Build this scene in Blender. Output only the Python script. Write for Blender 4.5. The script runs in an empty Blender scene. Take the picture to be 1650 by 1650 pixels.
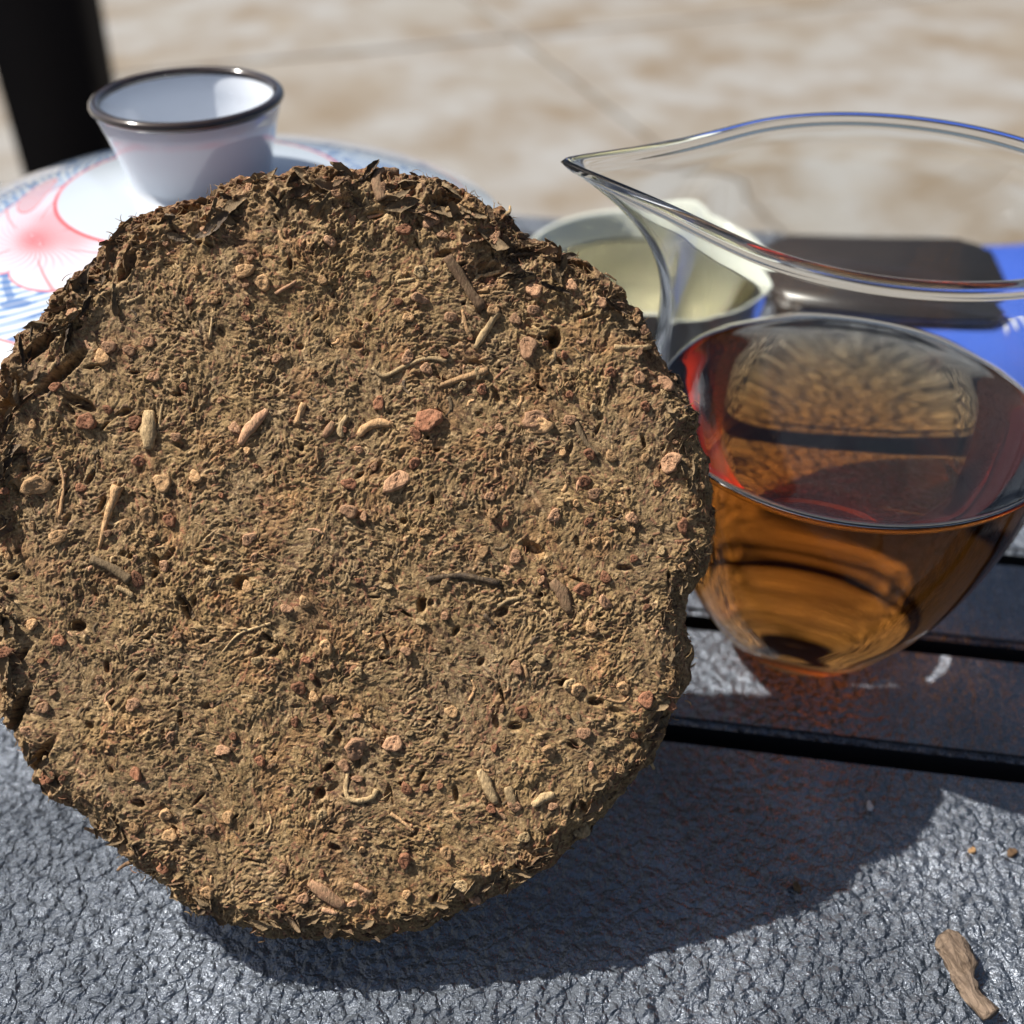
import bpy, bmesh, math, random
import numpy as np
from mathutils import Vector, Matrix, Quaternion
random.seed(7); RNG = np.random.default_rng(11)
R = math.radians
sc = bpy.context.scene
col = sc.collection

# ------------------------------------------------------------------ camera
CAM_H = 0.166; PITCH = R(38); FPX = 1750.0
cam = bpy.data.cameras.new('camera'); camo = bpy.data.objects.new('camera', cam); col.objects.link(camo)
camo.location = (0, 0, CAM_H); camo.rotation_euler = (math.pi/2 - PITCH, 0, 0)
cam.sensor_width = 36; cam.lens = 36*FPX/1650; cam.clip_start = 0.01; cam.clip_end = 60
cam.dof.use_dof = True; cam.dof.focus_distance = 0.170; cam.dof.aperture_fstop = 13
sc.camera = camo

# ------------------------------------------------------------------ world, sun, exposure
SUN = Vector((-0.70, 0.23, 1.0)).normalized()
w = bpy.data.worlds.new("World"); sc.world = w; w.use_nodes = True
nt = w.node_tree; bg = nt.nodes['Background']
sky = nt.nodes.new('ShaderNodeTexSky'); sky.sky_type = 'NISHITA'; sky.sun_disc = False; sky.dust_density = 3.0; sky.air_density = .8
sky.sun_elevation = math.asin(SUN.z); sky.sun_rotation = math.atan2(SUN.x, SUN.y)
nt.links.new(sky.outputs[0], bg.inputs[0]); bg.inputs[1].default_value = 0.055
sun = bpy.data.lights.new('sun', 'SUN'); sun.energy = 5.0; sun.angle = R(0.6); sun.color = (1.0, .95, .87)
suno = bpy.data.objects.new('sun', sun); col.objects.link(suno)
suno.rotation_euler = SUN.to_track_quat('Z', 'Y').to_euler(); suno.location = (-1, 1, 2)
sc.view_settings.view_transform = 'Standard'; sc.view_settings.look = 'None'
sc.view_settings.exposure = 0.55; sc.view_settings.gamma = 1
sc.cycles.max_bounces = 16; sc.cycles.transmission_bounces = 14; sc.cycles.transparent_max_bounces = 16
sc.cycles.caustics_refractive = True; sc.cycles.caustics_reflective = False
try: sun.cycles.is_caustics_light = True
except Exception as e: print('caustics light', e)

# ------------------------------------------------------------------ helpers
SP, CP = math.sin(PITCH), math.cos(PITCH)
def on_z(px, py, z=0.0):
    """point on the level z that the photograph shows at pixel (px, py)"""
    u, v = (px-825)/FPX, (py-825)/FPX
    d = (CAM_H - z)/(SP + v*CP)
    return Vector((u*d, d*(CP - v*SP), z))

def tag(o, label=None, cat=None, group=None, kind=None):
    if label: o['label'] = label
    if cat: o['category'] = cat
    if group: o['group'] = group
    if kind: o['kind'] = kind
    return o
def empty(name, loc, label, cat, group=None, rot=None):
    o = bpy.data.objects.new(name, None); col.objects.link(o); o.location = loc; o.empty_display_size = .01
    if rot is not None: o.rotation_euler = rot
    return tag(o, label, cat, group)
def obj(name, me, mat, parent=None, smooth=True):
    o = bpy.data.objects.new(name, me); col.objects.link(o)
    if mat is not None and not me.materials: me.materials.append(mat)
    if smooth: me.polygons.foreach_set('use_smooth', [True]*len(me.polygons))
    if parent: o.parent = parent
    return o
def mesh(name, v, f):
    me = bpy.data.meshes.new(name); me.from_pydata([tuple(p) for p in v], [], f); me.update(); return me
def grid_mesh(name, co, faces, cols=None):
    me = bpy.data.meshes.new(name)
    me.vertices.add(len(co)); me.vertices.foreach_set('co', np.asarray(co, np.float32).ravel())
    n = faces.shape[1]
    me.loops.add(len(faces)*n); me.loops.foreach_set('vertex_index', faces.astype(np.int32).ravel())
    me.polygons.add(len(faces))
    me.polygons.foreach_set('loop_start', np.arange(0, len(faces)*n, n, dtype=np.int32))
    me.polygons.foreach_set('loop_total', np.full(len(faces), n, np.int32))
    me.update(calc_edges=True)
    if cols is not None:
        a = me.color_attributes.new('tint', 'FLOAT_COLOR', 'POINT')
        c = np.ones((len(co), 4), np.float32); c[:, :3] = cols
        a.data.foreach_set('color', c.ravel())
    return me
def lathe(name, prof, n=96, closed=False, rfun=None):
    """prof: list of (r, z); closed joins the last ring with the first"""
    vs, fs = [], []
    for i, (r, z) in enumerate(prof):
        for k in range(n):
            a = 2*math.pi*k/n
            rr = rfun(r, z, a) if rfun else r
            zz = z if not isinstance(rr, tuple) else rr[1]
            rr = rr if not isinstance(rr, tuple) else rr[0]
            vs.append((rr*math.cos(a), rr*math.sin(a), zz))
    m = len(prof)
    for i in range(m if closed else m-1):
        j = (i+1) % m
        for k in range(n):
            l = (k+1) % n
            fs.append((i*n+k, i*n+l, j*n+l, j*n+k))
    return mesh(name, vs, fs)
def fill_poles(me, first=True, last=True, n=96):
    bm = bmesh.new(); bm.from_mesh(me); bm.verts.ensure_lookup_table()
    N = len(bm.verts)
    if first: bm.faces.new([bm.verts[i] for i in range(n)][::-1])
    if last: bm.faces.new([bm.verts[N-n+i] for i in range(n)])
    bmesh.ops.recalc_face_normals(bm, faces=bm.faces)
    bm.to_mesh(me); bm.free(); return me

class Mt:
    def __init__(s, name):
        s.m = bpy.data.materials.new(name); s.m.use_nodes = True
        s.t = s.m.node_tree; s.b = s.t.nodes['Principled BSDF']; s.out = s.t.nodes['Material Output']
        s.tc = s.n('ShaderNodeTexCoord')
    def n(s, t, **k):
        nd = s.t.nodes.new(t)
        for a, b in k.items():
            if a.startswith('_'): nd.inputs[int(a[1:])].default_value = b
            else: setattr(nd, a, b)
        return nd
    def l(s, a, b): s.t.links.new(a, b)
    def set(s, **k):
        for a, b in k.items(): s.b.inputs[a.replace('_', ' ')].default_value = b
        return s
    def noise(s, scale, detail=6, rough=.6, dist=0, coord='Object', vec=None):
        nd = s.n('ShaderNodeTexNoise'); nd.inputs['Scale'].default_value = scale
        nd.inputs['Detail'].default_value = detail; nd.inputs['Roughness'].default_value = rough
        nd.inputs['Distortion'].default_value = dist
        s.l(vec if vec is not None else s.tc.outputs[coord], nd.inputs['Vector']); return nd
    def ramp(s, fac, stops):
        nd = s.n('ShaderNodeValToRGB'); cr = nd.color_ramp
        while len(cr.elements) < len(stops): cr.elements.new(.5)
        for e, (p, c) in zip(cr.elements, stops):
            e.position = p; e.color = (*c, 1) if len(c) == 3 else c
        s.l(fac, nd.inputs[0]); return nd
    def bump(s, h, strength, dist, prev=None):
        nd = s.n('ShaderNodeBump'); nd.inputs['Strength'].default_value = strength
        nd.inputs['Distance'].default_value = dist; s.l(h, nd.inputs['Height'])
        if prev: s.l(prev.outputs[0], nd.inputs['Normal'])
        s.l(nd.outputs[0], s.b.inputs['Normal']); return nd
    def math(s, op, a, b):
        nd = s.n('ShaderNodeMath', operation=op)
        for i, x in enumerate((a, b)):
            if isinstance(x, (int, float)): nd.inputs[i].default_value = x
            else: s.l(x, nd.inputs[i])
        return nd.outputs[0]

def smooth(t): t = np.clip(t, 0, 1); return t*t*(3-2*t)
def vnoise(h, w, cell, seed):
    """smooth value noise sampled on an h x w raster, 'cell' raster steps per lattice cell"""
    g = np.random.default_rng(seed).random((int(h/cell)+3, int(w/cell)+3)).astype(np.float32)*2-1
    y = np.arange(h)/cell; x = np.arange(w)/cell
    yi = y.astype(int); xi = x.astype(int); fy = smooth(y-yi)[:, None]; fx = smooth(x-xi)[None]
    a = g[yi][:, xi]; b = g[yi][:, xi+1]; c = g[yi+1][:, xi]; d = g[yi+1][:, xi+1]
    return (a*(1-fx)+b*fx)*(1-fy)+(c*(1-fx)+d*fx)*fy
def fbm(h, w, cell, seed, octs=4, gain=.55):
    s = np.zeros((h, w), np.float32); a = 1.0; t = 0
    for i in range(octs):
        if cell < 1.2: break
        s += a*vnoise(h, w, cell, seed+i); t += a; a *= gain; cell /= 2.03
    return s/t
def blur(a, k=1):
    for _ in range(k):
        p = np.pad(a, ((1, 1), (1, 1)) + ((0, 0),)*(a.ndim-2), mode='edge')
        a = (p[:-2, 1:-1]+p[2:, 1:-1]+p[1:-1, :-2]+p[1:-1, 2:]+2*p[1:-1, 1:-1])/6
    return a

# ------------------------------------------------------------------ materials
def m_stone():
    m = Mt('stone_floor')
    a = m.noise(2.2, 5, .55, .3); b = m.noise(5.5, 4, .6); c = m.noise(60, 6, .7)
    r1 = m.ramp(a.outputs[0], [(.36, (.25, .235, .21)), (.5, (.275, .27, .26)), (.66, (.225, .19, .145))])
    r2 = m.ramp(b.outputs[0], [(.42, (0, 0, 0)), (.66, (1, 1, 1))])
    mx = m.n('ShaderNodeMixRGB'); m.l(r2.outputs[0], mx.inputs[0]); m.l(r1.outputs[0], mx.inputs[1]); mx.inputs[2].default_value = (.185, .145, .10, 1)
    m.l(mx.outputs[0], m.b.inputs['Base Color']); m.set(Roughness=.7)
    m.bump(c.outputs[0], .3, .002); return m.m
def m_joint():
    m = Mt('joint'); a = m.noise(30); r = m.ramp(a.outputs[0], [(.3, (.16, .13, .1)), (.7, (.24, .2, .16))])
    m.l(r.outputs[0], m.b.inputs['Base Color']); m.set(Roughness=.9); return m.m
def m_plank():
    m = Mt('charcoal_plank')
    wrp = m.noise(300, 3, .6, 0)
    add = m.n('ShaderNodeVectorMath', operation='MULTIPLY_ADD'); m.l(wrp.outputs['Color'], add.inputs[0]); add.inputs[1].default_value = (.0022,)*3; m.l(m.tc.outputs['Object'], add.inputs[2])
    v = m.n('ShaderNodeTexVoronoi', feature='SMOOTH_F1'); v.inputs['Scale'].default_value = 500; v.inputs['Smoothness'].default_value = .7; m.l(add.outputs[0], v.inputs['Vector'])
    v2 = m.n('ShaderNodeTexVoronoi', feature='DISTANCE_TO_EDGE'); v2.inputs['Scale'].default_value = 270; m.l(add.outputs[0], v2.inputs['Vector'])
    n1 = m.noise(420, 4, .55, .5); n2 = m.noise(1700, 3, .6, .3); n3 = m.noise(45, 3, .5)
    crease = m.ramp(v2.outputs[0], [(.0, (0, 0, 0)), (.10, (1, 1, 1))])
    h = m.math('ADD', m.math('MULTIPLY', v.outputs[0], -1.1), m.math('MULTIPLY', n1.outputs[0], 1.5))
    h = m.math('ADD', h, m.math('MULTIPLY', n2.outputs[0], .30))
    h = m.math('ADD', h, m.math('MULTIPLY', crease.outputs[0], .22))
    n4 = m.noise(28, 3, .5); amp = m.ramp(n4.outputs[0], [(.35, (.55,)*3), (.65, (1.1,)*3)]); h = m.math('MULTIPLY', h, amp.outputs[0])
    m.bump(h, 1.0, .0023)
    r = m.ramp(n3.outputs[0], [(.3, (.15, .175, .215)), (.7, (.24, .27, .32))])
    m.l(r.outputs[0], m.b.inputs['Base Color'])
    rr = m.ramp(n2.outputs[0], [(.35, (.19,)*3), (.7, (.38,)*3)]); m.set(Metallic=.55); m.l(rr.outputs[0], m.b.inputs['Roughness'])
    m.b.inputs['Specular IOR Level'].default_value = 1.0
    return m.m
def m_plain(name, c, rough=.5, c2=None, scale=40, bump=0, spec=.5, coat=0):
    m = Mt(name); a = m.noise(scale)
    c2 = c2 or tuple(x*.75 for x in c)
    r = m.ramp(a.outputs[0], [(.3, c2), (.7, c)]); m.l(r.outputs[0], m.b.inputs['Base Color'])
    m.set(Roughness=rough); m.b.inputs['Specular IOR Level'].default_value = spec; m.b.inputs['Coat Weight'].default_value = coat
    m.b.inputs['Coat Roughness'].default_value = .03
    if bump: m.bump(a.outputs[0], .6, bump)
    return m.m
def m_porcelain(name='porcelain', tint=False):
    m = Mt(name); m.set(Roughness=.12); m.b.inputs['Coat Weight'].default_value = 1; m.b.inputs['Coat Roughness'].default_value = .02
    a = m.noise(25, 3)
    if tint:
        at = m.n('ShaderNodeAttribute', attribute_name='tint'); m.l(at.outputs['Color'], m.b.inputs['Base Color'])
    else:
        r = m.ramp(a.outputs[0], [(.3, (.60, .64, .70)), (.7, (.63, .67, .73))]); m.l(r.outputs[0], m.b.inputs['Base Color'])  # paler than the dome's white, lifting the shaded knob by colour
    m.bump(a.outputs[0], .15, .0006)
    return m.m
def m_glass():
    m = Mt('glass'); t = m.t; t.nodes.remove(m.b)
    g = m.n('ShaderNodeBsdfGlass'); g.inputs['IOR'].default_value = 1.47; g.inputs['Roughness'].default_value = 0
    g.inputs['Color'].default_value = (.985, .99, .985, 1)
    m.l(g.outputs[0], m.out.inputs[0]); return m.m
def m_liquid(name, colr, dens, surf=(1, 1, 1), solid=1.0, scat=0):
    m = Mt(name); t = m.t; t.nodes.remove(m.b)
    g = m.n('ShaderNodeBsdfGlass'); g.inputs['IOR'].default_value = 1.33; g.inputs['Roughness'].default_value = 0
    tr = m.n('ShaderNodeBsdfTransparent'); b = m.n('ShaderNodeMixShader'); b.inputs[0].default_value = solid
    m.l(tr.outputs[0], b.inputs[1]); m.l(g.outputs[0], b.inputs[2]); m.l(b.outputs[0], m.out.inputs[0])
    v = m.n('ShaderNodeVolumeAbsorption'); v.inputs[0].default_value = (*colr, 1); v.inputs[1].default_value = dens
    if scat:
        sv = m.n('ShaderNodeVolumeScatter'); sv.inputs['Color'].default_value = (1, .75, .35, 1); sv.inputs['Density'].default_value = scat
        ad = m.n('ShaderNodeAddShader'); m.l(v.outputs[0], ad.inputs[0]); m.l(sv.outputs[0], ad.inputs[1]); m.l(ad.outputs[0], m.out.inputs[1])
    else: m.l(v.outputs[0], m.out.inputs[1])
    return m.m
def m_leaf(name, c, c2, rough=.8, scale=2600, bump=.0004, dust=.8, stretch=(1, .3, 1)):
    m = Mt(name); oi = m.n('ShaderNodeObjectInfo')
    mp = m.n('ShaderNodeMapping'); mp.inputs['Scale'].default_value = stretch; m.l(m.tc.outputs['Object'], mp.inputs[0])
    a = m.noise(scale, 5, .65, .6, vec=mp.outputs[0])
    r = m.ramp(a.outputs[0], [(.32, c2), (.68, c)])
    hs = m.n('ShaderNodeHueSaturation'); m.l(r.outputs[0], hs.inputs['Color'])
    mr = m.n('ShaderNodeMapRange'); mr.inputs['To Min'].default_value = .65; mr.inputs['To Max'].default_value = 1.3
    m.l(oi.outputs['Random'], mr.inputs[0]); m.l(mr.outputs[0], hs.inputs['Value'])
    du = m.noise(scale*.45, 5, .7); dr_ = m.ramp(du.outputs[0], [(.46, (0, 0, 0)), (.62, (1, 1, 1))])
    mx = m.n('ShaderNodeMixRGB'); m.l(m.math('MULTIPLY', dr_.outputs[0], dust), mx.inputs[0]); m.l(hs.outputs[0], mx.inputs[1]); mx.inputs[2].default_value = (.24, .165, .09, 1)
    m.l(mx.outputs[0], m.b.inputs['Base Color']); m.set(Roughness=rough); m.b.inputs['Specular IOR Level'].default_value = .3
    m.bump(a.outputs[0], .9, bump); return m.m
def m_tea():
    m = Mt('pressed_tea'); at = m.n('ShaderNodeAttribute', attribute_name='tint')
    a = m.noise(3800, 4, .7); r = m.ramp(a.outputs[0], [(.3, (.6,)*3), (.72, (1.3,)*3)])
    mx = m.n('ShaderNodeMixRGB', blend_type='MULTIPLY'); mx.inputs[0].default_value = 1
    m.l(at.outputs['Color'], mx.inputs[1]); m.l(r.outputs[0], mx.inputs[2]); m.l(mx.outputs[0], m.b.inputs['Base Color'])
    m.set(Roughness=.85); m.b.inputs['Specular IOR Level'].default_value = .25
    m.bump(a.outputs[0], .8, .00028); return m.m

# ------------------------------------------------------------------ floor
FLOOR_Z = -0.42
YAW = R(-8.7)
def box_mesh(name, x0, x1, y0, y1, z0, z1, bev=0):
    bm = bmesh.new(); bmesh.ops.create_cube(bm, size=1)
    for v in bm.verts: v.co = Vector(((x0+x1)/2+v.co.x*(x1-x0), (y0+y1)/2+v.co.y*(y1-y0), (z0+z1)/2+v.co.z*(z1-z0)))
    if bev: bmesh.ops.bevel(bm, geom=bm.edges[:], offset=bev, segments=3, affect='EDGES')
    me = bpy.data.meshes.new(name); bm.to_mesh(me); bm.free(); return me
STONE = m_stone()
floor = obj('floor', mesh('floor', [(-15, -15, FLOOR_Z-.01), (15, -15, FLOOR_Z-.01), (15, 15, FLOOR_Z-.01), (-15, 15, FLOOR_Z-.01)], [(0, 1, 2, 3)]), m_joint(), None, False)
tag(floor, kind='structure')
SL = 1.5; slab = box_mesh('stone_slab', -SL/2+.004, SL/2-.004, -SL/2+.004, SL/2-.004, -.009, 0, .002)
slab.materials.append(STONE)
ja, jb = on_z(900, 110, FLOOR_Z), on_z(1060, 232, FLOOR_Z); rotf = math.atan2(jb.y-ja.y, jb.x-ja.x)
jn = Vector((-math.sin(rotf), math.cos(rotf), 0)); jt = Vector((math.cos(rotf), math.sin(rotf), 0))
for i in range(-5, 6):
    for j in range(-5, 6):
        s = obj('stone_slab', slab, None, floor, False)
        p = ja + jt*((i+.35)*SL) + jn*((j+.5)*SL)
        s.location = (p.x, p.y, FLOOR_Z+random.uniform(-.001, .001)); s.rotation_euler = (0, 0, rotf)

# ------------------------------------------------------------------ table of charcoal planks
tbl = empty('table', (0, .1, 0), 'charcoal plank table with a wrinkled stone-like finish under the tea things', 'table', rot=(0, 0, YAW))
PL = m_plank(); SIDE = m_plain('plank_side', (.016, .015, .016), .8); UND = m_plain('table_frame', (.02, .02, .022), .6)  # plank sides near-black: the shade inside the gaps is put into their colour
def tl(p):   # world point -> table frame
    v = Vector((p.x, p.y-.1, 0)); v.rotate(Quaternion((0, 0, 1), -YAW)); return v
g1 = tl(on_z(1370, 1208)).y; g2 = tl(on_z(1500, 1036)).y; far = tl(on_z(1650, 404)).y
gap = .0046
edges = [(-.34, g1-gap/2), (g1+gap/2, g2-gap/2)]
step = g2-g1; y = g2+gap/2
while y < far-.01:
    y2 = min(y+step-gap, far+.004)
    if far+.004-y2 < .015: y2 = far+.004
    edges.append((y, y2)); y = y2+gap
for (a, b) in edges:
    me = box_mesh('plank', -.45, .45, a, b, -.018, 0, .0012); me.materials.append(PL); me.materials.append(SIDE)
    for f in me.polygons: f.material_index = 0 if f.normal.z > .5 else 1
    o = obj('plank', me, None, tbl, False)
for yy in (-.30, -.05, .10, .26):
    obj('bearer', box_mesh('bearer', -.44, .44, yy-.02, yy+.02, -.05, -.0181, .001), UND, tbl)
obj('gap_light_stop', box_mesh('gap_light_stop', -.43, .43, -.335, far, -.058, -.0502, .001), UND, tbl)  # unseen sheet added to keep floor light from glowing through the gaps
for sx in (-.42, .42):
    for yy in (-.31, far-.03):
        obj('leg', box_mesh('leg', sx-.015, sx+.015, yy-.015, yy+.015, FLOOR_Z, -.0505, .002), UND, tbl)

# ------------------------------------------------------------------ blue mat, dark case, cup
def tw(x, y, z=0):
    v = Vector((x, y, 0)); v.rotate(Quaternion((0, 0, 1), YAW)); return Vector((v.x, v.y+.1, z))
mat_far = on_z(1650, 405).y
mo = obj('mat', box_mesh('mat', 0, .22, -.05, .05, .0003, .0024, .0008), m_plain('blue_cloth', (.03, .10, .50), .85, (.02, .07, .38), 900, .0002))
mo.location = (.086, mat_far-.05, 0); mo.rotation_euler = (0, 0, R(-.5))
tag(mo, 'blue cloth mat with short white strokes at the far edge of the table', 'mat')
WH = m_plain('white_thread', (.75, .78, .82), .7)
for k in range(7):
    s = obj('stroke', box_mesh('stroke', -.0007, .0007, -.006, .006, .0025, .0029), WH, mo)
    s.location = (.076+k*.0045, -.008+.002*((k*7) % 3), 0); s.rotation_euler = (0, 0, R(-14+((k*37) % 30)))
# dark case
def rounded_slab(name, w, d, h, r, bev=.002):
    vs = []; 
    for cx, cy, a0 in ((w/2-r, d/2-r, 0), (-w/2+r, d/2-r, 90), (-w/2+r, -d/2+r, 180), (w/2-r, -d/2+r, 270)):
        for k in range(9): a = R(a0+k*90/8); vs.append((cx+r*math.cos(a), cy+r*math.sin(a)))
    bm = bmesh.new(); b = [bm.verts.new((x, y, 0)) for x, y in vs]; t = [bm.verts.new((x, y, h)) for x, y in vs]
    n = len(vs); bm.faces.new(b[::-1]); tf = bm.faces.new(t)
    for i in range(n): bm.faces.new((b[i], b[(i+1) % n], t[(i+1) % n], t[i]))
    bmesh.ops.bevel(bm, geom=list(tf.edges), offset=bev, segments=3, affect='EDGES')
    me = bpy.data.meshes.new(name); bm.to_mesh(me); bm.free(); return me
case = obj('case', rounded_slab('case', .080, .050, .0068, .009), m_plain('dark_case', (.030, .022, .018), .35, (.02, .015, .013), 60))
p = on_z(1392, 374, .0094); case.location = (p.x, p.y-.028, .0026); case.rotation_euler = (0, 0, R(-5))
tag(case, 'dark brown flat case with rounded corners lying on the blue mat behind the glass pitcher', 'case')

POR = m_porcelain()
cx, cy, cr, cz = .0362, .2745, .035, .041
cup = empty('tea_cup', (cx, cy, .0002), 'small pale porcelain cup of light yellow tea half hidden behind the dark tea cake', 'cup')
prof = [(.0005, .003), (.010, .003), (.011, 0), (.0125, 0), (.0135, .003), (.020, .008), (.027, .018), (.031, .030), (.0328, .0382), (.0332, .0388), (.0326, .0392), (.0318, .0385), (.0298, .030), (.0258, .019), (.018, .0095), (.010, .0055), (.0005, .005)]
obj('cup_body', lathe('cup_body', prof, 64), m_plain('celadon', (.66, .69, .62), .12, (.63, .66, .59), 20, 0, .5, 1), cup)
tea2 = fill_poles(lathe('tea', [(.0005, .0056), (.010, .0061), (.018, .0101), (.0256, .0196), (.0293, .0295), (.0300, .0312), (.0290, .0308)], 64), True, True, 64)
obj('tea', tea2, m_liquid('light_tea', (.99, .93, .70), 30), cup)

cup.scale = (1.0,)*3
# ------------------------------------------------------------------ gaiwan (lidded porcelain bowl)
GX, GY = -.0664, .2275
gw = empty('saucer', (GX, GY, 0), 'white porcelain saucer under the lidded bowl behind the tea cake', 'saucer')
obj('saucer_body', lathe('saucer_body', [(.0005, .003), (.022, .003), (.023, 0), (.026, 0), (.028, .003), (.045, .007), (.057, .0125), (.0575, .0135), (.0565, .0138), (.045, .009), (.028, .0055), (.0005, .005)], 72), POR, gw)
bowl = empty('lidded_bowl', (GX, GY, .0055), 'white porcelain tea bowl standing on its saucer below the painted lid', 'bowl')
obj('bowl_body', lathe('bowl_body', [(.0005, .003), (.018, .003), (.019, 0), (.021, 0), (.023, .004), (.034, .014), (.044, .030), (.050, .046), (.0575, .0565), (.0580, .0572), (.0568, .0575), (.049, .048), (.042, .030), (.032, .016), (.020, .007), (.0005, .006)], 96), POR, bowl)

RIM_R, RIM_Z = .0660, .0662
lid = empty('gaiwan_lid', (GX, GY, RIM_Z), 'white porcelain lid with brown-rimmed cup knob and red and blue flower band', 'lid')
def lid_z(r):   # dome height above the rim
    t = r/RIM_R; return .0138*(1-t**2.3) - .0008
pc = on_z(62, 402, .0735)      # centre of the red flower on the dome
fa = math.atan2(pc.y-GY, pc.x-GX); fr = math.hypot(pc.y-GY, pc.x-GX)
print('flower', fa, fr)
na, nr = 1100, 190
rr = np.concatenate([np.linspace(.014, .0295, 14, endpoint=False), np.linspace(.0295, RIM_R-.0006, nr-14)])
aa = np.arange(na)/na*2*np.pi
RR, AA = np.meshgrid(rr, aa, indexing='ij')
colr = np.zeros((nr, na, 3)); white = np.array([.50, .56, .63]); colr[:] = white  # same porcelain as the knob; the dome's sunlit brightness is lowered in its colour
red = np.array([.70, .055, .05]); pink = np.array([.58, .19, .20]); blue = np.array([.03, .12, .34]); lblue = np.array([.13, .29, .56])
def mixc(mask, c): 
    global colr
    mask = np.clip(mask, 0, 1)[..., None]; colr = colr*(1-mask)+np.asarray(c)*mask
RING = .0305; OUT = .0585
band = smooth((RR-RING)/.0004)*smooth((OUT-RR)/.0004)
# blue meander and wave strokes filling the band
u = AA*.044; v = RR
seg = np.floor(u/.0085+.4*np.sin(v*350)); ang = (np.sin(seg*12.9898)*43758.5453) % 1*1.2-.15
s1 = np.sin((u*np.cos(ang)+v*np.sin(ang+.9))/.00118*2*np.pi*.5)
wav = np.sin(u*520+3*np.sin(v*430+seg))*np.sin(v*620+2*np.sin(u*300))
stripes = smooth((s1-.05)*3)*(.6+.4*smooth(wav*2+.5))
blotch = smooth((wav-.35)*4)
mixc(band*stripes*.95, lblue*.6+blue*.4); mixc(band*blotch*.7, blue)
# flowers all round the band
nf = 4
for k in range(2):
    a0 = fa + R(82)*k; r0 = fr
    da = (AA-a0+np.pi) % (2*np.pi)-np.pi
    X = da*RR/1.9; Y = RR-r0
    q = np.hypot(X, Y); th = np.arctan2(Y, X)
    npet = 6; petr = .0126*(.72+.28*np.abs(np.cos(npet/2*(th+.35)))**.6)*(1+.12*np.sin(th*2+1))
    ins = smooth((petr-q)/.0003)*smooth((RR-RING+.0006)/.0003)
    mixc(ins, [.55, .56, .63])
    streak = .5+.5*np.sin(th*37+6*np.sin(q*500))
    mixc(ins*smooth((.0110-q)/.0105)*(.15+.85*streak**1.5), pink)
    mixc(ins*smooth((.0052-q)/.0050)*(.45+.55*streak), red)
    veins = smooth(1-np.abs(np.sin(npet/2*(th+.35)))/(.08+.0003/np.maximum(q, 1e-4)))
    mixc(ins*smooth((q-.004)/.002)*veins*.8, red*.6+pink*.4)
    edge = smooth(1.3-np.abs(q-petr)/.00032)
    mixc(edge*band*.8, red*.7+pink*.3)
    # red haze from the flower up to the ring line
    wedge = smooth((.0075-np.abs(X))/.004)*smooth((RR-RING)/.0003)*smooth((r0-RR)/.004)
    mixc(wedge*.5, pink)
    da2 = (AA-a0+R(38)+np.pi) % (2*np.pi)-np.pi
    q2 = np.hypot(da2*RR/2.2, (RR-(RING+.006))*1.4)
    mixc(smooth((.0042-q2)/.0004)*.9, pink*.6+white*.4); mixc(smooth(1-np.abs(q2-.0042)/.0003), red)
mixc(smooth(1.2-np.abs(RR-RING)/.00055), red)
mixc(smooth(1-np.abs(RR-OUT)/.0004), red*.6+pink*.4)
ZZ = lid_z(RR)
co = np.stack([RR*np.cos(AA), RR*np.sin(AA), ZZ], -1).reshape(-1, 3)
i0 = np.arange(nr-1)[:, None]*na; k0 = np.arange(na)[None]
k1 = (k0+1) % na
F = np.stack([i0+k0, i0+na+k0, i0+na+k1, i0+k1], -1).reshape(-1, 4)
LID = m_porcelain('painted_porcelain', True)
obj('lid_dome', grid_mesh('lid_dome', co, F, colr.reshape(-1, 3)), LID, lid)
rl = RIM_R-.0006; zr = lid_z(rl)
obj('lid_edge', lathe('lid_edge', [(rl, zr), (RIM_R, zr-.0003), (RIM_R+.0002, zr-.0012), (RIM_R-.0005, zr-.0020), (RIM_R-.003, zr-.0018), (.05, lid_z(.05)-.0028), (.03, lid_z(.03)-.0028), (.001, lid_z(.01)-.0028)], 160), POR, lid)
kz = lid_z(.0135)
kn = [(.0160, kz-.0004), (.0150, kz+.0006), (.0150, kz+.0020), (.0159, kz+.0060), (.0176, kz+.0120), (.0189, kz+.0163)]
kin = [(.0172, kz+.0166), (.0160, kz+.0125), (.0140, kz+.0068), (.0118, kz+.0032), (.006, kz+.0018), (.0003, kz+.0016)]
kb = kn + [(.0187, kz+.0168), (.0176, kz+.0170)] + kin
knob = obj('knob', lathe('knob', kb, 96), POR, lid)
rimp = []
for k in range(14):
    a = 2*math.pi*k/14; rimp.append((.01835+.00125*math.cos(a)*1.0, kz+.01705+.00105*math.sin(a)))
obj('knob_rim', lathe('knob_rim', rimp, 96, closed=True), m_plain('brown_glaze', (.030, .016, .009), .12, (.012, .008, .006), 220, 0, .6, 1), knob)

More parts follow.
